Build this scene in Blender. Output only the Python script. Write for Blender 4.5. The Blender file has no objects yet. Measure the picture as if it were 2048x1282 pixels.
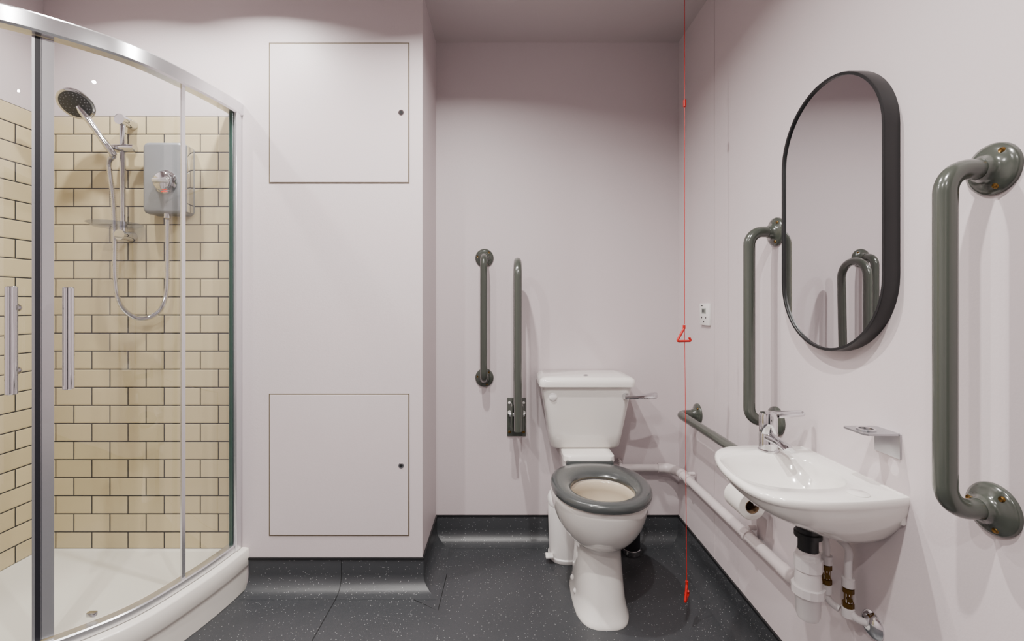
import bpy, bmesh, math
from mathutils import Vector, Matrix
V=Vector
COL=bpy.context.scene.collection
W={}   # world origin of each object

# ---------------------------------------------------------------- materials
def srgb(r,g,b):
    f=lambda c:(c/255/12.92) if c/255<=0.04045 else ((c/255+0.055)/1.055)**2.4
    return (f(r),f(g),f(b),1)
def base(name):
    m=bpy.data.materials.new(name); m.use_nodes=True
    n=m.node_tree.nodes; l=m.node_tree.links
    return m,n,l,n["Principled BSDF"]
def mat(name,col,rough=.5,metal=0,spec=.5,coat=0,bump=0,bscale=200,var=0,vscale=6):
    m,n,l,b=base(name)
    b.inputs["Base Color"].default_value=col
    b.inputs["Roughness"].default_value=rough
    b.inputs["Metallic"].default_value=metal
    b.inputs["Specular IOR Level"].default_value=spec
    b.inputs["Coat Weight"].default_value=coat
    b.inputs["Coat Roughness"].default_value=.06
    g=n.new("ShaderNodeNewGeometry")
    t=n.new("ShaderNodeTexNoise"); t.inputs["Scale"].default_value=vscale
    l.new(g.outputs["Position"],t.inputs["Vector"])
    hs=n.new("ShaderNodeMixRGB"); hs.blend_type='MULTIPLY'; hs.inputs[0].default_value=1
    hs.inputs[1].default_value=col
    mr=n.new("ShaderNodeMapRange"); mr.inputs[3].default_value=1-var; mr.inputs[4].default_value=1
    l.new(t.outputs["Fac"],mr.inputs[0]); l.new(mr.outputs[0],hs.inputs[2])
    l.new(hs.outputs[0],b.inputs["Base Color"])
    if bump:
        t2=n.new("ShaderNodeTexNoise"); t2.inputs["Scale"].default_value=bscale; t2.inputs["Detail"].default_value=4
        l.new(g.outputs["Position"],t2.inputs["Vector"])
        bp=n.new("ShaderNodeBump"); bp.inputs["Strength"].default_value=bump; bp.inputs["Distance"].default_value=.002
        l.new(t2.outputs["Fac"],bp.inputs["Height"]); l.new(bp.outputs[0],b.inputs["Normal"])
    return m
def tilemat(name,axis):
    m,n,l,b=base(name)
    g=n.new("ShaderNodeNewGeometry"); s=n.new("ShaderNodeSeparateXYZ"); c=n.new("ShaderNodeCombineXYZ")
    l.new(g.outputs["Position"],s.inputs[0]); l.new(s.outputs[axis],c.inputs[0])
    off=n.new("ShaderNodeMath"); off.operation='SUBTRACT'; off.inputs[1].default_value=1.963-27*.075
    l.new(s.outputs[2],off.inputs[0]); l.new(off.outputs[0],c.inputs[1])
    ofx=n.new("ShaderNodeVectorMath"); ofx.operation='ADD'; ofx.inputs[1].default_value=(3.06 if axis==0 else 3.02,0,0)
    l.new(c.outputs[0],ofx.inputs[0])
    br=n.new("ShaderNodeTexBrick"); l.new(ofx.outputs[0],br.inputs["Vector"])
    br.inputs["Scale"].default_value=1; br.inputs["Brick Width"].default_value=.15; br.inputs["Row Height"].default_value=.075
    br.inputs["Mortar Size"].default_value=.0024; br.inputs["Mortar Smooth"].default_value=.1
    br.inputs["Color1"].default_value=srgb(201,186,150); br.inputs["Color2"].default_value=srgb(191,176,140)
    br.inputs["Mortar"].default_value=srgb(28,28,31)
    l.new(br.outputs["Color"],b.inputs["Base Color"])
    b2=n.new("ShaderNodeTexBrick"); l.new(ofx.outputs[0],b2.inputs["Vector"])
    b2.inputs["Scale"].default_value=1; b2.inputs["Brick Width"].default_value=.15; b2.inputs["Row Height"].default_value=.075
    b2.inputs["Mortar Size"].default_value=.007; b2.inputs["Mortar Smooth"].default_value=1
    bp=n.new("ShaderNodeBump"); bp.invert=True; bp.inputs["Strength"].default_value=.5; bp.inputs["Distance"].default_value=.002
    l.new(b2.outputs["Fac"],bp.inputs["Height"]); l.new(bp.outputs[0],b.inputs["Normal"])
    mr=n.new("ShaderNodeMapRange"); mr.inputs[3].default_value=.17; mr.inputs[4].default_value=.8
    l.new(br.outputs["Fac"],mr.inputs[0]); l.new(mr.outputs[0],b.inputs["Roughness"])
    return m
def floormat(name):
    m,n,l,b=base(name)
    g=n.new("ShaderNodeNewGeometry")
    v=n.new("ShaderNodeTexVoronoi"); v.inputs["Scale"].default_value=115
    l.new(g.outputs["Position"],v.inputs["Vector"])
    lt=n.new("ShaderNodeMath"); lt.operation='LESS_THAN'; lt.inputs[1].default_value=.17
    l.new(v.outputs["Distance"],lt.inputs[0])
    sc=n.new("ShaderNodeSeparateColor"); l.new(v.outputs["Color"],sc.inputs[0])
    gt=n.new("ShaderNodeMath"); gt.operation='GREATER_THAN'; gt.inputs[1].default_value=.55
    l.new(sc.outputs[0],gt.inputs[0])
    mu=n.new("ShaderNodeMath"); mu.operation='MULTIPLY'; l.new(lt.outputs[0],mu.inputs[0]); l.new(gt.outputs[0],mu.inputs[1])
    no=n.new("ShaderNodeTexNoise"); no.inputs["Scale"].default_value=2.5; no.inputs["Detail"].default_value=5
    l.new(g.outputs["Position"],no.inputs["Vector"])
    cr=n.new("ShaderNodeMixRGB"); cr.inputs[1].default_value=srgb(46,48,51); cr.inputs[2].default_value=srgb(62,64,67)
    l.new(no.outputs["Fac"],cr.inputs[0])
    mx=n.new("ShaderNodeMixRGB"); mx.inputs[2].default_value=srgb(140,141,142)
    l.new(mu.outputs[0],mx.inputs[0]); l.new(cr.outputs[0],mx.inputs[1]); l.new(mx.outputs[0],b.inputs["Base Color"])
    b.inputs["Roughness"].default_value=.38
    n2=n.new("ShaderNodeTexNoise"); n2.inputs["Scale"].default_value=350
    l.new(g.outputs["Position"],n2.inputs["Vector"])
    bp=n.new("ShaderNodeBump"); bp.inputs["Strength"].default_value=.25; bp.inputs["Distance"].default_value=.001
    l.new(n2.outputs["Fac"],bp.inputs["Height"]); l.new(bp.outputs[0],b.inputs["Normal"])
    return m
def glassmat(name,tint,refl=1.0):
    m,n,l,b=base(name); n.remove(b)
    o=n["Material Output"]; tr=n.new("ShaderNodeBsdfTransparent"); tr.inputs[0].default_value=tint
    gl=n.new("ShaderNodeBsdfGlossy"); gl.inputs["Roughness"].default_value=.01
    lw=n.new("ShaderNodeLayerWeight"); lw.inputs[0].default_value=.5
    pw=n.new("ShaderNodeMath"); pw.operation='POWER'; pw.inputs[1].default_value=4; l.new(lw.outputs["Facing"],pw.inputs[0])
    mr=n.new("ShaderNodeMapRange"); mr.inputs[3].default_value=.04*refl; mr.inputs[4].default_value=.6*refl
    l.new(pw.outputs[0],mr.inputs[0])
    mx=n.new("ShaderNodeMixShader"); l.new(mr.outputs[0],mx.inputs[0]); l.new(tr.outputs[0],mx.inputs[1]); l.new(gl.outputs[0],mx.inputs[2])
    l.new(mx.outputs[0],o.inputs["Surface"]); return m
def emis(name,col,s):
    m,n,l,b=base(name); b.inputs["Emission Color"].default_value=col; b.inputs["Emission Strength"].default_value=s
    b.inputs["Base Color"].default_value=col; return m

M_wall=mat("wall_paint",srgb(204,193,195),.5,bump=.15,bscale=180,var=.03,vscale=2)
M_panel=mat("panel_paint",srgb(205,194,196),.45,bump=.1,bscale=180,var=.03)
M_ceil=mat("ceiling_paint",srgb(190,180,181),.7,bump=.1,var=.03)
M_gap=mat("panel_gap",srgb(95,84,64),.7)
M_floor=floormat("speckled_vinyl")
M_strip=mat("cove_capping",srgb(20,21,23),.45)
M_seam=mat("vinyl_weld",srgb(14,15,17),.6)
M_tileb=tilemat("metro_tile_back",0); M_tilel=tilemat("metro_tile_side",1)
M_cer=mat("white_ceramic",srgb(226,222,217),.12,coat=.6)
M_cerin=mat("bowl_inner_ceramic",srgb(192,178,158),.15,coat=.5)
M_seat=mat("grey_seat_plastic",srgb(64,67,67),.22,coat=.3)
M_rail=mat("grey_rail_coating",srgb(65,69,63),.2,coat=.35)
M_brass=mat("brass_screw",srgb(120,92,48),.35,metal=1)
M_chrome=mat("chrome",(.66,.66,.68,1),.06,metal=1)
M_alu=mat("polished_aluminium",(.74,.74,.76,1),.25,metal=.9)
M_steel=mat("brushed_bracket_metal",(.42,.42,.44,1),.3,metal=.9)
M_door=mat("dark_reflected_door",srgb(34,34,37),.5)  # dark so the added door shows as streaks in chrome
M_alud=mat("dark_seal",srgb(30,30,36),.35)
M_white=mat("white_plastic",srgb(224,221,219),.35)
M_pipe=mat("white_pipe_plastic",srgb(198,188,188),.35)
M_pvc=mat("waste_plastic",srgb(212,207,207),.3)
M_black=mat("black_metal_frame",srgb(14,15,17),.4)
M_dark=mat("dark_plastic",srgb(22,22,24),.4)
M_mirror=mat("mirror_silver",(.80,.80,.81,1),.0,metal=1)
M_red=mat("red_plastic",srgb(185,18,12),.35)
M_tray=mat("tray_acrylic",srgb(222,218,210),.3,coat=.2)
M_unit=mat("silver_grey_unit",srgb(134,136,140),.35,metal=.3)
M_glass=glassmat("shower_glass",(.985,.993,.988,1),1)
M_gedge=mat("glass_edge_green",srgb(48,70,64),.2)
M_clear=glassmat("clear_plastic",(.74,.77,.86,1),1.3)
M_paper=mat("paper_tissue",srgb(222,218,212),.9)
M_card=mat("cardboard_core",srgb(100,76,52),.9)
M_lcd=mat("lcd_display",srgb(150,158,152),.3)
M_led=emis("red_indicator",(1,.05,.02,1),1.0)
M_head=mat("spray_plate_grey",srgb(55,59,61),.4)
M_blue=mat("blue_plastic",srgb(70,110,140),.4)
M_water=glassmat("water",(.9,.93,.92,1),1)

# ---------------------------------------------------------------- geometry helpers
def newthing(name,loc,label,cat,group=None):
    o=bpy.data.objects.new(name,None); o.empty_display_size=.05; COL.objects.link(o)
    o.location=loc; W[o.name]=V(loc); o["label"]=label; o["category"]=cat
    if group:o["group"]=group
    return o
def fin(bm,name,m,parent=None,label=None,cat=None,struct=False,smooth=True,ang=38,group=None):
    bmesh.ops.remove_doubles(bm,verts=bm.verts,dist=1e-6)
    bmesh.ops.recalc_face_normals(bm,faces=bm.faces)
    xs=[v.co for v in bm.verts]
    lo=V([min(v[i] for v in xs) for i in range(3)]); hi=V([max(v[i] for v in xs) for i in range(3)])
    c=(lo+hi)/2
    if parent is None: c.z=lo.z
    bmesh.ops.translate(bm,vec=-c,verts=bm.verts)
    if smooth:
        for f in bm.faces:f.smooth=True
        for e in bm.edges:
            if len(e.link_faces)==2 and e.calc_face_angle(0)>math.radians(ang): e.smooth=False
    me=bpy.data.meshes.new(name); bm.to_mesh(me); bm.free()
    for mm in (m if isinstance(m,list) else [m]): me.materials.append(mm)
    o=bpy.data.objects.new(name,me); COL.objects.link(o)
    W[o.name]=c.copy()
    if parent is not None:
        o.parent=parent; o.location=c-W[parent.name]
    else: o.location=c
    if label:o["label"]=label
    if cat:o["category"]=cat
    if group:o["group"]=group
    if struct:o["kind"]="structure"
    return o
def box(name,lo,hi,m,parent=None,bev=0,seg=2,**k):
    bm=bmesh.new(); bmesh.ops.create_cube(bm,size=1)
    lo=V(lo);hi=V(hi)
    for v in bm.verts: v.co=V([lo[i]+(v.co[i]+.5)*(hi[i]-lo[i]) for i in range(3)])
    if bev: bmesh.ops.bevel(bm,geom=bm.edges[:]+bm.verts[:],offset=bev,segments=seg,profile=.5,affect='EDGES')
    return fin(bm,name,m,parent,**k)
def loftbm(bm,rings,cap0=True,cap1=True,closed=False,mi=0):
    R=[[bm.verts.new(p) for p in r] for r in rings]
    n=len(R[0]); rng=range(len(R)) if closed else range(len(R)-1)
    for i in rng:
        a=R[i]; b=R[(i+1)%len(R)]
        for j in range(n):
            f=bm.faces.new((a[j],a[(j+1)%n],b[(j+1)%n],b[j])); f.material_index=mi
    if not closed:
        if cap0: bm.faces.new(R[0])
        if cap1: bm.faces.new(list(reversed(R[-1])))
    return R
def loft(name,rings,m,parent=None,cap0=True,cap1=True,closed=False,**k):
    bm=bmesh.new(); loftbm(bm,rings,cap0,cap1,closed)
    return fin(bm,name,m,parent,**k)
def frame(d):
    d=V(d).normalized(); u=d.cross(V((0,0,1)))
    if u.length<1e-3:u=d.cross(V((1,0,0)))
    u.normalize(); return d,u,d.cross(u)
def lathe_rings(p,ax,prof,n=32):
    d,u,w=frame(ax); p=V(p); rs=[]
    for r,h in prof:
        r=max(r,1e-4)
        rs.append([p+d*h+(u*math.cos(2*math.pi*j/n)+w*math.sin(2*math.pi*j/n))*r for j in range(n)])
    return rs
def lathe(name,p,ax,prof,m,parent=None,n=32,**k):
    return loft(name,lathe_rings(p,ax,prof,n),m,parent,**k)
def cyl(name,p0,p1,r,m,parent=None,n=24,b=.0,**k):
    p0=V(p0);p1=V(p1);L=(p1-p0).length
    pr=[(r,0),(r,L)] if not b else [(r-b,0),(r,b),(r,L-b),(r-b,L)]
    return lathe(name,p0,p1-p0,pr,m,parent,n,**k)
def fillet(pts,r,seg=8):
    pts=[V(p) for p in pts]; out=[pts[0]]
    for i in range(1,len(pts)-1):
        A,P,B=pts[i-1],pts[i],pts[i+1]
        da=min(r,(A-P).length*.499); db=min(r,(B-P).length*.499); d=min(da,db)
        a=P+(A-P).normalized()*d; b=P+(B-P).normalized()*d
        u=(A-P).normalized(); v=(B-P).normalized(); cosang=u.dot(v); half=math.acos(max(-1,min(1,cosang)))/2
        if half>1.55: out+=[P]; continue
        rad=d*math.tan(half); cdir=(u+v).normalized(); C=P+cdir*(rad/math.sin(half))
        va=a-C; vb=b-C; tot=va.angle(vb)
        for s in range(seg+1):
            t=s/seg
            out.append(C+(va*math.sin((1-t)*tot)+vb*math.sin(t*tot))/math.sin(tot))
    out.append(pts[-1]); return out
def catmull(pts,n=10):
    pts=[V(p) for p in pts]; out=[]
    P=[pts[0]*2-pts[1]]+pts+[pts[-1]*2-pts[-2]]
    for i in range(1,len(P)-2):
        a,b,c,d=P[i-1:i+3]
        for s in range(n):
            t=s/n
            out.append(.5*((2*b)+(c-a)*t+(2*a-5*b+4*c-d)*t*t+(3*b-a-3*c+d)*t**3))
    out.append(pts[-1]); return out
def tuberings(pts,r,n=18):
    rings=[];prev=None
    for i,p in enumerate(pts):
        a=pts[max(i-1,0)];b=pts[min(i+1,len(pts)-1)]
        t=(b-a).normalized()
        if prev is None: _,u,w=frame(t)
        else:
            u=(prev-t*prev.dot(t)).normalized(); w=t.cross(u)
        prev=u
        rr=r(i) if callable(r) else r
        rings.append([p+(u*math.cos(2*math.pi*j/n)+w*math.sin(2*math.pi*j/n))*rr for j in range(n)])
    return rings
def tube(name,pts,r,m,parent=None,n=18,**k):
    return loft(name,tuberings([V(p) for p in pts],r,n),m,parent,**k)
def sring(cx,cy,a,bf,bb,z,e=2.2,n=56):
    out=[]
    for j in range(n):
        t=2*math.pi*j/n; c=math.cos(t); s=math.sin(t)
        x=a*math.copysign(abs(c)**(2/e),c); y=math.copysign(abs(s)**(2/e),s); y*=bb if s>0 else bf
        out.append(V((cx+x,cy+y,z)))
    return out
def rrect(cx,cy,hx,hy,r,z,seg=6):
    out=[]
    for (sx,sy,a0) in ((1,1,0),(-1,1,90),(-1,-1,180),(1,-1,270)):
        for s in range(seg+1):
            a=math.radians(a0+90*s/seg)
            out.append(V((cx+sx*(hx-r)+r*math.cos(a),cy+sy*(hy-r)+r*math.sin(a),z)))
    return out

# ---------------------------------------------------------------- dimensions
CAM=1.19; XR=.8725; XL=-1.92; YB=2.275; YD=1.896; XD=-.34; YF=-1.1; ZC=2.49
# ---------------------------------------------------------------- room shell
S=dict(struct=True,smooth=False)
box("floor",(XL-.1,YF-.1,-.1),(XR+.1,YB+.1,0),M_floor,label="dark grey speckled safety vinyl floor",**S)
box("ceiling",(XL-.1,YF-.1,ZC),(XR+.1,YB+.1,ZC+.1),M_ceil,label="plain painted ceiling",**S)
box("wall_back",(XD,YB,0),(XR+.1,YB+.1,ZC),M_wall,label="pale mauve painted wall behind toilet",**S)
box("wall_right",(XR,YF-.1,0),(XR+.1,YB,ZC),M_wall,label="pale mauve painted wall with basin",**S)
box("wall_left",(XL-.1,YF-.1,0),(XL,YB+.1,ZC),M_wall,label="pale mauve painted side wall",**S)
box("wall_front",(XL,YF-.1,0),(XR,YF,ZC),M_wall,label="pale mauve painted wall",**S)
box("wall_duct",(XL,YD,0),(XD,YB+.1,ZC),M_wall,label="pale mauve boxed-out service duct wall",**S)
box("unseen_dark_door",(-.55,YF,.005),(.40,YF+.03,2.08),M_door,label="unseen dark door added for chrome to reflect",**S)  # out-of-view door, added to give the chrome dark reflections
TZ0=.172;TZ1=1.963
box("wall_tile_back",(XL+.008,YD-.008,TZ0),(-1.10,YD,TZ1),M_tileb,label="beige glossy metro tiles with dark grout",**S)
box("wall_tile_side",(XL,1.10,TZ0),(XL+.008,YD,TZ1),M_tilel,label="beige glossy metro tiles with dark grout",**S)
# coved skirting
path=[V((-1.062,YD,0)),V((XD,YD,0)),V((XD,YB,0)),V((XR,YB,0)),V((XR,YF,0))]
names=["duct_front","duct_side","back","right"]
prof=[(.0,.125),(.004,.125),(.005,.12),(.005,.062)]
for s in range(1,9):
    a=math.pi/2*s/8
    prof.append((.005+.06*(1-math.cos(a)),.062-.06*math.sin(a)))
prof+= [(.075,.0005),(.0,.0005)]
def nrm(i):
    d=(path[i+1]-path[i]).normalized(); return V((d.y,-d.x,0))
def off(i,o):
    if i==0:return path[0]+nrm(0)*o
    if i==len(path)-1:return path[i]+nrm(i-1)*o
    a=nrm(i-1);b=nrm(i); k=(a+b); return path[i]+k*(o/(1+a.dot(b)))
for i in range(4):
    rs=[]
    for j in (i,i+1):
        rs.append([off(j,o)+V((0,0,z)) for o,z in prof])
    loft("baseboard_"+names[i],rs,M_floor,struct=True,label="dark grey speckled coved vinyl skirting")
    rs=[[off(j,o)+V((0,0,z)) for o,z in ((0,.121),(.0075,.121),(.0075,.129),(0,.129))] for j in (i,i+1)]
    loft("trim_"+str(i+1),rs,M_strip,struct=True,smooth=False,label="black capping strip on coved skirting")
# vinyl weld seams (on cove and floor)
def seam(idx,pts,w=.0032):
    pts=[V(p) for p in pts]; bm=bmesh.new(); prev=None
    for i,p in enumerate(pts):
        a=pts[max(i-1,0)];b=pts[min(i+1,len(pts)-1)]; t=(b-a); t=V((t.x,t.y,0))
        if t.length<1e-5:t=V((0,-1,0))
        t.normalize(); s=V((t.y,-t.x,0))*w/2
        q=(bm.verts.new(p+s),bm.verts.new(p-s))
        if prev: bm.faces.new((prev[0],prev[1],q[1],q[0]))
        prev=q
    fin(bm,"trim_%d"%idx,M_seam,struct=True,label="dark weld seam in vinyl floor",smooth=False)
cv=[(o+.0012,z+.0008) for o,z in prof[3:12]]
seam(5,[(-.675,YD-.0065,.12)]+[(-.675,YD-o,z) for o,z in cv]+[(-.675,1.80,.001),(-.675,1.55,.001),(-.672,1.2,.001),(-.67,.8,.001)])
seam(6,[(XD+.09,YD+.10,.0012),(XD+.085,YD-.14,.0012),(XD-.02,YD-.075,.0012)])
box("trim_7",(XR-.0015,1.884,.13),(XR,1.8875,ZC),M_ceil,label="fine vertical joint in painted wall",**S)

# ---------------------------------------------------------------- access panels
def access(z0,z1,lock_z,lab):
    x0,x1=-.975,-.398
    t=newthing("access_panel",((x0+x1)/2,YD,z0),lab,"access panel","duct access panels")
    g=.004
    fr=bmesh.new()
    for lo,hi in (((x0-g,z0-g),(x1+g,z0)),((x0-g,z1),(x1+g,z1+g)),((x0-g,z0),(x0,z1)),((x1,z0),(x1+g,z1))):
        b=bmesh.ops.create_cube(fr,size=1)["verts"]
        for v in b: v.co=V((lo[0]+(v.co.x+.5)*(hi[0]-lo[0]),YD-.0015+(v.co.y+.5)*.0015,lo[1]+(v.co.z+.5)*(hi[1]-lo[1])))
    fin(fr,"frame",M_gap,t,label="thin beige edge frame",smooth=False)
    box("door",(x0+.0005,YD-.0035,z0+.0005),(x1-.0005,YD,z1-.0005),M_panel,t,bev=.001,seg=1)
    l=lathe("lock",(-.428,YD-.0035,lock_z),(0,-1,0),[(.0115,0),(.0115,.0015),(.007,.002),(.0065,.001),(.0,.0012)],[M_chrome],t,label="small round budget lock")
    cyl("keyhole",(-.428,YD-.0052,lock_z),(-.428,YD-.0062,lock_z),.007,M_dark,l)
access(1.690,2.268,1.980,"square painted duct access panel beside shower, upper")
access(.222,.806,.512,"square painted duct access panel above floor skirting")

# ---------------------------------------------------------------- grab rails
def disc_flange(p,nv,parent):
    f=lathe("flange",p,nv,[(.046,0),(.046,.004),(.044,.008),(.036,.012),(.026,.015),(.021,.022),(.0185,.03)],M_rail,parent,n=40)
    d,u,w=frame(nv)
    for k in range(3):
        a=math.radians(90+120*k+20); q=V(p)+(u*math.cos(a)+w*math.sin(a))*.0345
        lathe("screw",q+d*.010,nv,[(.0055,0),(.0055,.002),(.004,.0042),(.001,.003)],M_brass,f,n=12,label="brass screw head")
def rail(p1,p2,nv,lab):
    p1=V(p1);p2=V(p2);nv=V(nv)
    t=newthing("grab_rail",p2 if p2.z<p1.z else p1,lab,"grab rail","grey grab rails")
    so=.088
    tube("bar",fillet([p1+nv*.003,p1+nv*so,p2+nv*so,p2+nv*.003],.062,10),.0175,M_rail,t,n=24)
    disc_flange(p1,nv,t);disc_flange(p2,nv,t)
rail((-.0975,YB,1.412),(-.0975,YB,.815),(0,-1,0),"grey tubular vertical grab rail beside toilet on back wall")
rail((XR,1.456,1.416),(XR,1.456,.811),(-1,0,0),"grey tubular vertical grab rail between mirror and toilet")
rail((XR,.809,1.427),(XR,.809,.823),(-1,0,0),"large grey tubular vertical grab rail beside bottle holder")
rail((XR,2.045,.69),(XR,1.445,.69),(-1,0,0),"grey tubular horizontal grab rail beside toilet")

# drop down rail folded up
t=newthing("folding_support_rail",(.0625,YB,.523),"grey hinged support rail folded upright beside toilet","grab rail")
pl=box("wall_plate",(.0155,YB-.008,.523),(.1095,YB,.715),M_rail,t,bev=.003)
tube("arm",fillet([(.0625,2.17,.655),(.0625,2.19,1.38),(.0625,2.03,1.38),(.0625,2.03,.615)],.075,12),.0175,M_rail,t,n=24)
box("hinge_bracket",(.033,2.15,.58),(.041,YB-.006,.70),M_rail,t,bev=.004)
box("hinge_bracket",(.084,2.15,.58),(.092,YB-.006,.70),M_rail,t,bev=.004)
cyl("hinge_pin",(.026,2.17,.655),(.099,2.17,.655),.009,M_alu,t)
cyl("hinge_bar",(.0625,2.17,.60),(.0625,2.035,.64),.014,M_rail,t)
for x in (.027,.098):
    for z in (.545,.69):
        lathe("screw",(x,YB-.008,z),(0,-1,0),[(.007,0),(.007,.002),(.004,.005),(.001,.005)],M_white if z>.6 else M_brass,pl,n=12)
    cyl("bumper",(x,YB-.008,.645),(x,YB-.03,.645),.008,M_white,pl,n=16,label="white rubber buffer")

# ---------------------------------------------------------------- toilet
TX=.376
t=newthing("toilet",(TX,1.85,0),"white close-coupled ceramic toilet with open grey seat","toilet")
R=[]
for z,cy,a,bf,bb,e in ((0.0006,1.83,.104,.182,.18,3),(.010,1.83,.104,.182,.18,3),(.018,1.83,.100,.175,.178,2.8),(.07,1.83,.094,.160,.175,2.6),
    (.16,1.83,.088,.138,.17,2.5),(.22,1.83,.085,.126,.17,2.4),(.250,1.83,.088,.130,.17,2.3),(.268,1.83,.102,.150,.18,2.2),(.288,1.83,.126,.182,.18,2.15),(.315,1.83,.149,.211,.19,2.1),
    (.35,1.83,.168,.234,.20,2.1),(.39,1.83,.181,.251,.21,2.1),(.43,1.83,.187,.260,.22,2.15),(.452,1.83,.187,.262,.22,2.2),(.459,1.83,.181,.256,.214,2.2)):
    R.append(sring(TX,cy,a,bf,bb,z,e))
R.append(sring(TX,1.742,.126,.135,.135,.459,2.1))
bowl=bmesh.new(); loftbm(bowl,R,True,False)
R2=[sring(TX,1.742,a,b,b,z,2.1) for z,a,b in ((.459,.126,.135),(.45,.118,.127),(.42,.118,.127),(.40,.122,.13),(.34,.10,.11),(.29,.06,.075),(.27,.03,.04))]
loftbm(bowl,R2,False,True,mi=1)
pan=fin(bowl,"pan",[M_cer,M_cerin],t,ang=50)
lathe("water",(TX,1.742,.325),(0,0,1),[(.085,0),(.085,.001)],M_water,pan)
loft("cistern_shelf",[rrect(TX,2.125,hx,hy,.03,z) for z,hx,hy in ((.33,.085,.12),(.40,.10,.135),(.46,.108,.14),(.485,.107,.135),(.490,.113,.135),(.512,.113,.13),(.517,.108,.125))],M_cer,t)
for y,z in ((1.88,.055),(1.80,.05)):
    lathe("screw_cap",(TX-.092,y,z),(-1,0,.15),[(.012,-.012),(.011,.004),(.006,.009),(.001,.010)],M_white,pan,n=16)
# cistern
loft("cistern",[rrect(TX,(2.267+yf)/2,hx,(2.267-yf)/2,.03,z) for z,hx,yf in ((.514,.135,2.12),(.518,.150,2.10),(.530,.160,2.088),(.59,.169,2.075),(.70,.187,2.06),(.79,.203,2.048),(.812,.205,2.047))],M_cer,t)
loft("cistern_lid",[rrect(TX,(2.268+yf)/2,hx,(2.268-yf)/2,r,z) for z,hx,yf,r in ((.809,.205,2.045,.03),(.812,.217,2.030,.03),(.832,.218,2.028,.03),(.843,.214,2.032,.03),(.850,.204,2.042,.028),(.853,.19,2.055,.025))],M_cer,t,ang=50)
lathe("lid_button",(TX,2.09,.853),(0,0,1),[(.011,0),(.011,.004),(.006,.007),(.001,.007)],M_chrome,t,n=16)
lathe("blanking_cap",(TX-.155,2.053,.765),(0,-1,0),[(.019,-.004),(.019,.003),(.015,.006),(.001,.007)],M_white,t,n=24)
lv=lathe("flush_lever",(TX+.172,2.056,.768),(0,-1,0),[(.016,-.004),(.016,.012),(.012,.018),(.010,.034),(.001,.035)],M_chrome,t,n=20)
rg=[]
for s in range(15):
    u=s/14; x=TX+.160+.145*u; hw=.010+.012*math.sin(min(1,u*1.15)*math.pi/2)**2
    if u>.8: hw*=math.sqrt(max(.02,1-((u-.8)/.2)**2))
    y=2.020-.008*math.sin(u*3.14); z=.768+.010*u
    rg.append([V((x,y-hw*math.cos(q)*.8,z+.0075*math.sin(q)*(hw/.018)**.5-.010*u*math.cos(q))) for q in [2*math.pi*j/16 for j in range(16)]])
loft("paddle",rg,M_chrome,lv,ang=60)
# seat
def seatring(tt,z):
    o=sring(TX,1.79,.191,.235,.215,z,2.15); i=sring(TX,1.742,.117,.130,.132,z,2.1)
    return [a.lerp(b,tt) for a,b in zip(o,i)]
zs=.463
sec=[(.03,zs),(.0,zs+.008),(.0,zs+.016),(.05,zs+.024),(.18,zs+.029),(.5,zs+.031),(.8,zs+.027),(.95,zs+.018),(1,zs+.010),(.96,zs)]
loft("seat",[seatring(a,z) for a,z in sec],M_seat,t,closed=True,ang=60)
h=box("seat_hinge",(TX-.105,1.985,.466),(TX+.105,2.025,.497),M_seat,t,bev=.008)
for x in (-.085,.085): cyl("hinge_post",(TX+x,2.008,.455),(TX+x,2.008,.47),.012,M_chrome,h,n=16)

# bin
t=newthing("pedal_bin",(.290,2.138,0),"small white plastic pedal bin behind toilet","bin")
loft("body",[sring(.290,2.138,a,a,a,z,2.3) for z,a in ((.001,.078),(.012,.082),(.018,.082),(.022,.077),(.25,.083),(.255,.081))],M_white,t)
loft("lid",[sring(.290,2.138,a,a,a,z,2.3) for z,a in ((.256,.084),(.275,.085),(.292,.078),(.303,.06),(.306,.02))],M_white,t,ang=60)
box("pedal",(.190,2.062,.028),(.225,2.10,.038),M_white,t,bev=.003)
# brush
t=newthing("toilet_brush",(.605,2.16,0),"dark toilet brush in holder with chrome base","toilet brush")
lathe("base",(.605,2.16,.001),(0,0,1),[(.041,0),(.043,.004),(.043,.026),(.040,.028)],M_chrome,t)
lathe("holder",(.605,2.16,.029),(0,0,1),[(.038,0),(.040,.002),(.040,.10),(.036,.102),(.036,.08),(.001,.08)],M_alud,t)
lathe("brush_handle",(.605,2.16,.11),(0,0,1),[(.034,0),(.034,.026),(.008,.032),(.006,.05),(.006,.18),(.010,.2),(.010,.215),(.002,.22)],M_dark,t,n=20)

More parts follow.
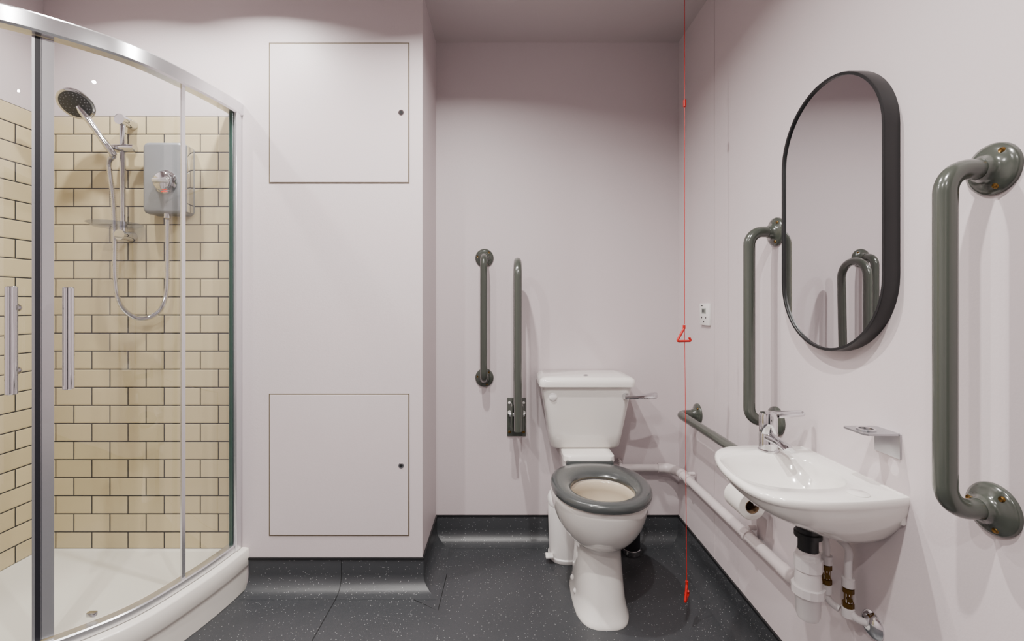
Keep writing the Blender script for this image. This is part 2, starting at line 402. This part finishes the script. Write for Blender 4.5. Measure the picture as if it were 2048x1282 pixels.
# ---------------------------------------------------------------- waste pipe
t=newthing("waste_pipe",(.84,1.7,.37),"white plastic waste pipe clipped along wall","pipe")
zp=.389
tube("pipe",fillet([(.49,2.235,.378),(.79,2.235,.378),(.838,2.19,.378)],.02,6)[:-1]+[V((.838,2.17,.383)),V((.838,1.32,zp))],.0185,M_pipe,t)
tube("elbow",fillet([(.755,2.235,.378),(.80,2.232,.378),(.838,2.185,.38),(.838,2.12,.384)],.03,6),.0235,M_pipe,t)
tube("elbow",fillet([(.838,1.37,zp),(.838,1.30,zp),(.82,1.24,.47),(.790,1.180,.503)],.05,6),.0205,M_pipe,t)
for p,ax in (((.57,2.235,.378),0),((.838,2.06,.385),1),((.838,1.56,.388),1)):
    p=V(p); d=V((1,0,0)) if ax==0 else V((0,1,0))
    c=lathe("pipe_clip",p-d*.008,d,[(.0180,0),(.023,0),(.023,.016),(.0180,.016)],M_pipe,t,n=24)
    back=V((0,.03,0)) if ax==0 else V((.024,0,0))
    q=p+V((0,0,.03)); cyl("clip_tab",q,q+back,.008,M_pipe,c,n=12)
    box("clip_neck",tuple(q+back*.1-V((.006,.006,.014))),tuple(q+back*.1+V((.006,.006,.006))),M_pipe,c,bev=.002)

# ---------------------------------------------------------------- basin
t=newthing("wash_basin",(.74,1.14,.62),"small white ceramic wall-hung hand basin with chrome tap","sink")
BZ=.77
out=catmull([(.8725,1.328,0),(.80,1.332,0),(.71,1.333,0),(.645,1.322,0),(.597,1.285,0),(.566,1.21,0),(.552,1.12,0),(.556,1.03,0),(.588,.977,0),(.65,.955,0),(.74,.955,0),(.82,.966,0),(.8725,.978,0)],6)
def wallring(k,z,cy=1.135,ex=.6):
    return [V((XR+(p.x-XR)*k, cy+(p.y-cy)*(k**ex),z)) for p in out]
bc=V((.700,1.125,0))
def inner(ax,ay,z,cx=bc.x,cy=bc.y,e=2.3):
    r=[]
    for p in out:
        a=math.atan2(p.y-bc.y,p.x-bc.x); c=math.cos(a);s=math.sin(a)
        rr=(abs(c/ax)**e+abs(s/ay)**e)**(-1/e)
        r.append(V((cx+rr*c,cy+rr*s,z)))
    return r
wallpts=[V((XR,.978+(1.328-.978)*i/20,0)) for i in range(1,20)]
out=out+wallpts
rings=[]
for k,z in ((.30,.640),(.40,.645),(.52,.660),(.66,.680),(.80,.700),(.90,.719),(.955,.736),(.975,.748),(.985,.752),(1.0,.755),(1.0,.765),(.99,.770),(.978,.7715)):
    rings.append(wallring(k,z))
rings.append(inner(.134,.120,.7705,e=2.5,cx=.694,cy=1.143))
rings.append(inner(.129,.115,.766,e=2.5,cx=.694,cy=1.143))
rings.append(inner(.120,.106,.745,e=2.4,cx=.699,cy=1.143))
rings.append(inner(.096,.086,.711,cx=.707,cy=1.14))
rings.append(inner(.066,.062,.690,cx=.716,cy=1.135))
rings.append(inner(.03,.03,.682,cx=.73))
rings.append(inner(.018,.018,.679,cx=.735))
loft("bowl",rings,M_cer,t,ang=60)
box("back_flange",(XR-.012,.985,.705),(XR,1.325,.773),M_cer,t,bev=.004)
lathe("tap_hole_cover",(.775,.996,.771),(0,0,1),[(.021,0),(.021,.002),(.018,.004),(.001,.0045)],M_cer,t,n=28)
lathe("waste_grate",(.735,1.125,.6795),(0,0,1),[(.016,0),(.016,.002),(.010,.003),(.001,.002)],M_chrome,t,n=24)
tp=lathe("tap",(.748,1.288,.770),(0,0,1),[(.027,0),(.027,.005),(.0235,.007),(.0235,.050),(.0225,.052),(.0235,.054),(.0235,.100),(.021,.108),(.010,.112),(.001,.113)],M_chrome,t,n=32)
rg=[]
for s in range(9):
    u=s/8; p=V((.746,1.274-.085*u,.812-.008*u*u)); hw=.017-.003*u; hh=.012-.003*u
    rg.append([p+V((hw*math.cos(q),0,hh*math.sin(q)-(.0 if s<8 else .003))) for q in [2*math.pi*j/18 for j in range(18)]])
loft("spout",rg,M_chrome,tp)
tube("lever",fillet([(.748,1.288,.872),(.765,1.288,.879),(.842,1.284,.882),(.842,1.276,.875),(.77,1.276,.870)],.006,4),.0045,M_chrome,tp,n=10)
box("lever_blade",(.755,1.278,.874),(.845,1.292,.882),M_chrome,tp,bev=.0025)
box("fixing_bolt",(XR-.03,1.03,.672),(XR,1.052,.688),M_blue,t,bev=.002,label="blue plastic wall fixing")

# bottle trap
t=newthing("bottle_trap",(.745,1.115,.41),"white plastic bottle trap beneath basin","plumbing trap")
px,py=.745,1.115
lathe("tailpiece",(px,py,.568),(0,0,1),[(.022,0),(.022,.047),(.030,.049),(.030,.060),(.026,.062),(.026,.071)],M_dark,t,n=32,label="dark threaded waste outlet")
lathe("compression_nut",(px,py,.537),(0,0,1),[(.024,0),(.031,.002),(.031,.030),(.026,.032),(.026,.038),(.024,.048)],M_pvc,t,n=12,smooth=False)
lathe("body",(px,py,.415),(0,0,1),[(.012,0),(.022,.003),(.026,.012),(.028,.056),(.031,.060),(.031,.078),(.029,.080),(.029,.100),(.026,.122),(.022,.125)],M_pvc,t,n=32)
b=lathe("collar",(px,py,.478),(0,0,1),[(.030,0),(.036,.001),(.036,.020),(.030,.021)],M_pvc,t,n=14,smooth=False)
cyl("outlet",(px+.01,py+.01,.500),(.785,1.17,.500),.022,M_pvc,t)
# supplies
def supply(pts,r,lab,valve,vdir,end=None):
    t=newthing("supply_pipe",pts[-1],lab,"pipe","basin supply pipes")
    tube("pipe",fillet(pts,.022,6),r,M_pvc,t,n=16)
    v=V(valve); d=V(vdir)
    a=lathe("isolation_valve",v-d*.024,d,[(.009,0),(.0125,.001),(.0125,.012),(.009,.013),(.009,.035),(.0125,.036),(.0125,.047),(.009,.048)],M_brass,t,n=8,smooth=False,label="brass isolation valve")
    cyl("valve_screw",v,v+V((-.006,-.014,0)),.006,M_brass,a,n=12)
    for q in (v-d*.036,v+d*.036):
        lathe("push_fitting",q-d*.012,d,[(.010,0),(.0135,.002),(.0135,.022),(.010,.024)],M_pvc,t,n=20)
    if end:
        lathe("wall_rose",end,(-1,0,0),[(.032,0),(.032,.003),(.026,.010),(.012,.016),(.010,.016)],M_chrome,t,n=32,label="chrome wall rose")
supply([(.80,1.16,.640),(.80,1.13,.60),(.80,1.13,.46),(.812,1.125,.445),(.820,1.112,.441)],.0085,"white plastic supply pipe with brass valve under basin",(.80,1.13,.517),(0,0,1))
supply([(.82,1.20,.640),(.825,1.14,.61),(.836,1.10,.595),(.832,1.10,.565),(.832,1.10,.46),(.836,1.09,.435),(XR-.002,1.075,.428)],.0085,"white plastic supply pipe with chrome wall rose",(.832,1.10,.478),(0,0,1),(XR,1.075,.428))

# toilet roll & holder
t=newthing("toilet_roll_holder",(XR,1.52,.56),"chrome toilet roll holder under basin","toilet roll holder")
lathe("rose",(XR,1.585,.555),(-1,0,0),[(.022,0),(.022,.005),(.008,.008),(.008,.06)],M_chrome,t,n=24)
tube("arm",fillet([(XR-.05,1.585,.555),(.805,1.585,.555),(.805,1.575,.543),(.805,1.46,.543)],.012,5),.005,M_chrome,t,n=12)
t=newthing("toilet_roll",(.80,1.52,.48),"white toilet paper roll on holder beneath basin","toilet roll")
lathe("paper",(.802,1.47,.53),(0,1,0),[(.022,0),(.042,0),(.044,.002),(.044,.098),(.042,.10),(.022,.10)],M_paper,t,n=36,closed=True)
lathe("core",(.802,1.469,.53),(0,1,0),[(.0205,0),(.022,0),(.022,.102),(.0205,.102)],M_card,t,n=36,closed=True)

# bottle holder
t=newthing("soap_bottle_bracket",(XR,1.035,.845),"brushed metal wall bracket for soap bottle above basin","bracket")
box("wall_plate",(XR-.004,.998,.845),(XR,1.068,.9),M_steel,t,bev=.001)
bm=bmesh.new()
n=32; o=[];i=[]
for j in range(n):
    a=2*math.pi*(j+.5)/n;c=math.cos(a);s=math.sin(a); k=.035/max(abs(c),abs(s))
    o.append((.8325+k*c*1.14,1.033+k*s)); i.append((.822+.014*c,1.033+.014*s))
loftbm(bm,[[V((x,y,z)) for x,y in q] for q,z in ((i,.897),(o,.897),(o,.901),(i,.901))],closed=True)
fin(bm,"shelf",M_steel,t)
lathe("locking_ring",(.822,1.033,.9012),(0,0,1),[(.014,0),(.019,0),(.019,.003),(.014,.003)],M_chrome,t,closed=True)

# ---------------------------------------------------------------- mirror
t=newthing("mirror",(XR,1.1875,1.068),"pill-shaped wall mirror with black metal frame","mirror")
def pill(hw,hh,x,cy=1.1875,cz=1.418,n=28):
    r=[]
    for j in range(n+1):
        a=math.pi*j/n; r.append(V((x,cy+hw*math.cos(a),cz+(hh-hw)+hw*math.sin(a))))
    for j in range(n+1):
        a=math.pi+math.pi*j/n; r.append(V((x,cy+hw*math.cos(a),cz-(hh-hw)+hw*math.sin(a))))
    return r
hw,hh=.186,.354
loft("frame",[pill(hw,hh,XR),pill(hw,hh,XR-.033),pill(hw-.001,hh-.001,XR-.035),pill(hw-.007,hh-.007,XR-.035),pill(hw-.008,hh-.008,XR-.034),pill(hw-.008,hh-.008,XR)],M_black,t,closed=True)
loft("glass",[pill(hw-.0075,hh-.0075,XR-.030),pill(hw-.0075,hh-.0075,XR-.026)],M_mirror,t,smooth=False)

# ---------------------------------------------------------------- pull cord
cx,cy=.667,1.68
t=newthing("emergency_pull_cord",(cx,cy,.09),"red emergency pull cord with two triangular handles","pull cord")
tube("cord",[(cx,cy,ZC),(cx,cy,1.11),],.0012,M_red,t,n=8)
tube("cord",[(cx,cy,1.10),(cx+.004,cy,.6),(cx+.008,cy,.15)],.0011,M_red,t,n=8)
cyl("connector",(cx,cy,1.912),(cx,cy,1.938),.0055,M_red,t,b=.001,n=14)
cyl("ceiling_rose",(cx,cy,ZC-.025),(cx,cy,ZC),.035,M_white,t,b=.004)
def tri(p,s,rot,name):
    d=V((math.cos(rot),math.sin(rot),0)); P=V(p)
    a=P; b=P-d*s*.5-V((0,0,s*.85)); c=P+d*s*.5-V((0,0,s*.85))
    q=fillet([a+V((0,0,.004)),a,b,c,c.lerp(a,.28)],.006,4)
    tube(name,q,.0045,M_red,t,n=10)
    cyl("cord_grip",P+V((0,0,-.002)),P+V((0,0,.012)),.005,M_red,t,n=12)
tri((cx-.002,cy,1.095),.056,.15,"handle")
tri((cx+.008,cy,.150),.060,1.0,"handle")

# thermostat
t=newthing("wall_controller",(XR,1.96,1.09),"small white wall controller with lcd display","thermostat")
box("body",(XR-.012,1.916,1.092),(XR,2.004,1.186),M_white,t,bev=.003)
box("display",(XR-.0128,1.94,1.142),(XR-.0115,1.98,1.165),M_lcd,t)
for y in (1.972,1.96,1.948):
    box("digit",(XR-.0134,y-.003,1.147),(XR-.0127,y+.003,1.160),M_dark,t)
for y,z in ((1.98,1.125),(1.94,1.125),(1.96,1.108)):
    cyl("button",(XR-.0118,y,z),(XR-.0132,y,z),.004,M_alud,t,n=12)
for y in (1.985,1.979,1.973): box("mark",(XR-.0126,y-.0022,1.174),(XR-.0119,y+.0022,1.178),M_dark,t)

# ---------------------------------------------------------------- shower tray
P2=catmull([(-1.108,YD-.001,0),(-1.118,1.80,0),(-1.143,1.67,0),(-1.195,1.50,0),(-1.272,1.39,0),(-1.40,1.275,0),(-1.54,1.208,0),(-1.70,1.185,0),(-1.82,1.183,0),(XL+.001,1.183,0)],12)
def nrm2(i):
    a=P2[max(i-1,0)];b=P2[min(i+1,len(P2)-1)];d=(b-a).normalized(); return V((-d.y,d.x,0))
def offp(i,o):   # positive = outwards to the room
    q=P2[i]+nrm2(i)*o
    q.y=min(q.y,YD-.0005); q.x=max(q.x,XL+.0005)
    if i==0:q.y=YD-.0005
    if i==len(P2)-1:q.x=XL+.0005
    return q
if nrm2(5).x<0:
    _n=nrm2
    def nrm2(i): return -_n(i)
N2=len(P2)
arc=[0]
for i in range(1,N2): arc.append(arc[-1]+(P2[i]-P2[i-1]).length)
def at(s,o):
    s=max(0,min(arc[-1],s))
    for i in range(N2-1):
        if arc[i+1]>=s: break
    f=(s-arc[i])/(arc[i+1]-arc[i]); return offp(i,o).lerp(offp(i+1,o),f)
cor=V((XL+.0005,YD-.0005,0))
def trayring(o,z,wi=0):
    r=[]
    for i in range(N2):
        q=offp(i,o); q=V((max(q.x,XL+.0005+wi),min(q.y,YD-.0005-wi),z)); r.append(q)
    r.append(V((cor.x+wi,cor.y-wi,z))); return r
t=newthing("shower_tray",(-1.5,1.55,0),"raised white quadrant shower tray with plinth","shower tray")
loft("plinth",[trayring(.036,.001),trayring(.036,.098)],M_tray,t)
loft("tray",[trayring(.030,.098),trayring(.044,.099),trayring(.046,.104),trayring(.046,.164),trayring(.042,.169),trayring(.030,.171),trayring(-.03,.171),trayring(-.045,.168,.006),trayring(-.07,.164,.02)],M_tray,t,ang=50)
lathe("drain_cover",(-1.76,1.45,.164),(0,0,1),[(.05,0),(.05,.003),(.045,.005),(.001,.006)],M_chrome,t)

# ---------------------------------------------------------------- shower enclosure
t=newthing("shower_enclosure",(-1.3,1.4,.174),"curved glass quadrant shower enclosure with chrome frame","shower enclosure")
def ribbon(name,s0,s1,o0,o1,z0,z1,m,parent,n=None,bev=0,**k):
    n=n or max(2,int((s1-s0)/.02)); rs=[]
    for i in range(n+1):
        s=s0+(s1-s0)*i/n; a=at(s,o0);b=at(s,o1)
        if bev:
            pr=[(0,z0+bev),(bev/abs(o1-o0),z0),(1-bev/abs(o1-o0),z0),(1,z0+bev),(1,z1-bev),(1-bev/abs(o1-o0),z1),(bev/abs(o1-o0),z1),(0,z1-bev)]
        else: pr=[(0,z0),(1,z0),(1,z1),(0,z1)]
        rs.append([a.lerp(b,u)+V((0,0,z)) for u,z in pr])
    return loft(name,rs,m,parent,**k)
L=arc[-1]
def s_px(px):
    for i in range(N2*10):
        s=L*i/(N2*10); p=at(s,0)
        if 1008+910*p.x/p.y<=px: return s
sA=s_px(374); sM=s_px(76)
ribbon("top_rail",0.0,L,-.028,.022,1.965,2.02,M_alu,t,bev=.006)
ribbon("bottom_rail",0.0,L,-.022,.016,.171,.202,M_alu,t,bev=.004)
box("wall_profile",(-1.124,YD-.040,.173),(-1.090,YD-.001,2.0),M_alu,t,bev=.003)
box("wall_profile",(XL+.001,1.165,.173),(XL+.045,1.205,2.0),M_alu,t,bev=.003)
ribbon("seal_strip",.042,.046,-.006,.008,.2,1.97,M_gedge,t,label="green glass edge")
ribbon("fixed_panel",.045,sA+.02,.002,.0021,.2,1.97,M_glass,t)
ribbon("fixed_panel",L-.33,L-.045,.002,.0021,.2,1.97,M_glass,t)
ribbon("panel_edge",sA+.010,sA+.024,-.001,.006,.2,1.97,M_alu,t,n=1,label="slim silver edge seal")
ribbon("panel_edge",L-.335,L-.323,-.001,.006,.2,1.97,M_alu,t,n=1)
def door(s0,s1,stile0,stile1,hs):
    d=ribbon("sliding_door",s0,s1,-.016,-.0159,.207,1.962,M_glass,t)
    ribbon("stile",stile0[0],stile0[1],-.019,-.010,.207,1.963,M_gedge,d,n=1)
    ribbon("stile",stile1[0],stile1[1],-.020,-.004,.207,1.963,M_alu,d,n=1,bev=.003)
    a=at(hs,.032);b=at(hs,-.012); z0,z1=.935,1.235
    h=cyl("handle",a+V((0,0,z0)),a+V((0,0,z1)),.0135,M_chrome,d,b=.002,label="tubular chrome handle")
    for z in (z0+.06,z1-.06):
        cyl("handle_post",b+V((0,0,z)),a+V((0,0,z)),.008,M_chrome,h,n=16)
        q=at(hs,-.022); cyl("handle_knob",q+V((0,0,z)),b+V((0,0,z)),.012,M_chrome,h,n=16)
    for z in (.212,):
        q=at((s0*.3+s1*.7) if s0<sM-.1 else (s0*.7+s1*.3),-.03)
        box("roller",(q.x-.014,q.y-.010,z),(q.x+.014,q.y+.004,z+.014),M_chrome,d,bev=.003)
door(sA+.004,sM-.006,(sA+.004,sA+.006),(sM-.034,sM-.006),sM-.064)
door(sM+.006,L-.32,(L-.33,L-.325),(sM+.006,sM+.012),sM+.046)
ribbon("magnetic_seal",sM-.008,sM+.006,-.018,-.004,.207,1.962,M_alud,t,n=1,label="dark magnetic door seal")

# ---------------------------------------------------------------- shower fittings
YT=YD-.008
t=newthing("shower_riser",(-1.54,YT,1.44),"chrome shower riser rail with adjustable hand shower","shower")
rx,ry=-1.54,YT-.05
cyl("rail",(rx,ry,1.45),(rx,ry,1.935),.0105,M_chrome,t,b=.001)
for z in (1.925,1.462):
    bk=tube("bracket",[(rx-.0,YT-.001,z),(rx,YT-.03,z),(rx,ry-.018,z)],lambda i:(.021,.019,.021)[i],M_chrome,t,n=20)
sl=loft("slider",[[V((rx-.05+.0,ry,1.812))+V((u*0.10,(.018-.004*abs(u-.5))*math.cos(q),(.018-.004*abs(u-.5))*math.sin(q))) for q in [2*math.pi*j/20 for j in range(20)]] for u in (0,.1,.5,.9,1)],M_chrome,t)
hb=V((-1.568,ry-.03,1.80)); hd=V((-1.650,1.765,1.950))
hs=newthing("hand_shower",hb,"chrome hand shower with grey spray plate","hand shower")
dirn=(hd-hb).normalized(); hl=(hd-hb).length
lathe("handle",hb-dirn*.03,dirn,[(.009,0),(.012,.004),(.0125,.05),(.011,.10),(.012,.15),(.014,hl+.01),(.010,hl+.03)],M_chrome,hs)
fn=V((.20,-.66,-.68)).normalized()
hp=lathe("shower_head",hd-fn*.022+dirn*.012,fn,[(.012,-.008),(.032,-.004),(.052,.008),(.060,.020),(.061,.028),(.058,.031),(.050,.031)],M_chrome,hs,n=40,ang=50)
fp=hd-fn*.022+dirn*.012+fn*.0312
lathe("spray_plate",fp-fn*.002,fn,[(.051,0),(.051,.003),(.049,.004),(.001,.0045)],M_head,hp,n=40)
d,u,w=frame(fn)
bm=bmesh.new()
for rr,nn in ((.012,6),(.024,12),(.036,18),(.044,22)):
    for k in range(nn):
        a=2*math.pi*k/nn; q=fp+fn*.002+(u*math.cos(a)+w*math.sin(a))*rr
        loftbm(bm,lathe_rings(q,fn,[(.0018,0),(.0014,.002)],8))
fin(bm,"nozzles",M_unit,hp)["kind"]="stuff"
hp2=catmull([hb-dirn*.028,(-1.582,ry-.015,1.74),(-1.578,ry,1.60),(-1.572,ry,1.45),(-1.572,ry,1.30),(-1.553,ry,1.19),(-1.50,ry,1.135),(-1.44,ry,1.128),(-1.385,ry,1.165),(-1.362,ry,1.25),(-1.360,ry,1.40),(-1.360,ry,1.525)],34)
tube("shower_hose",hp2,lambda i:.0095 if i%2 else .0070,M_chrome,None,n=12,label="ribbed chrome flexible shower hose hanging in loop",cat="shower hose",ang=80)
sd=lathe("soap_dish",(rx-.022,ry-.01,1.492),(0,0,1),[(.07,0),(.088,.012),(.092,.014),(.090,.016),(.068,.004),(.001,.004)],M_clear,t,n=40,label="clear plastic soap dish")
cyl("dish_clamp",(rx,ry,1.47),(rx,ry,1.515),.017,M_chrome,sd)
# electric unit
t=newthing("electric_shower_unit",(-1.366,YT,1.545),"silver grey electric shower unit with round chrome dial","shower unit")
def ur(hx,hz,y,r=.02,cx=-1.366,cz=1.690):
    return [V((p.x,y,p.y)) for p in rrect(cx,cz,hx,hz,r,0)]
loft("casing",[ur(.083,.143,YT),ur(.084,.144,YT-.045),ur(.083,.143,YT-.058),ur(.078,.138,YT-.065,.018),ur(.07,.13,YT-.067,.015)],M_unit,t,ang=50)
for s in (-1,1): box("side_trim",(-1.366+s*.083-.003,YT-.05,1.556),(-1.366+s*.083+.003,YT-.012,1.824),M_chrome,t,bev=.002)
dl=lathe("control_dial",(-1.354,YT-.067,1.672),(0,-1,0),[(.047,-.002),(.047,.004),(.042,.008),(.040,.006),(.036,.006),(.036,.022),(.031,.026),(.001,.027)],M_chrome,t,n=40)
box("dial_grip",(-1.385,YT-.103,1.663),(-1.323,YT-.092,1.681),M_alu,dl,bev=.004)
box("indicator",(-1.366,YT-.0765,1.6305),(-1.342,YT-.0705,1.6335),M_led,dl)
cyl("hose_outlet",(-1.360,ry,1.53),(-1.360,ry,1.548),.012,M_chrome,t)

# ---------------------------------------------------------------- lights
def downlight(x,y,p,size=.05,spread=150):
    t=newthing("downlight",(x,y,ZC-.006),"round recessed ceiling downlight with chrome ring","downlight","ceiling downlights")
    lathe("ring",(x,y,ZC-.006),(0,0,1),[(.034,.0),(.044,0),(.046,.005),(.034,.005)],M_chrome,t,n=32,closed=True)
    l=bpy.data.lights.new("lamp",'AREA'); l.shape='DISK'; l.size=size; l.energy=p; l.spread=math.radians(spread)
    l.color=(1,.96,.92)
    o=bpy.data.objects.new("lamp",l); COL.objects.link(o); o.parent=t; o.location=(0,0,-.006)
downlight(-1.0,1.55,15)
downlight(-.2,1.3,27)
downlight(-1.5,1.5,11)
downlight(-.95,.3,22)
downlight(.1,.45,28)
downlight(-.4,-.6,20)
w=bpy.data.worlds.new("world"); bpy.context.scene.world=w; w.use_nodes=True
w.node_tree.nodes["Background"].inputs[0].default_value=(.9,.9,1,1); w.node_tree.nodes["Background"].inputs[1].default_value=.3

# ---------------------------------------------------------------- camera
c=bpy.data.cameras.new("camera"); c.sensor_width=36; c.lens=910/2048*36
c.shift_x=16/2048; c.shift_y=-36/2048; c.clip_start=.02
o=bpy.data.objects.new("camera",c); COL.objects.link(o); o.location=(0,0,CAM); o.rotation_euler=(math.pi/2,0,0)
bpy.context.scene.camera=o
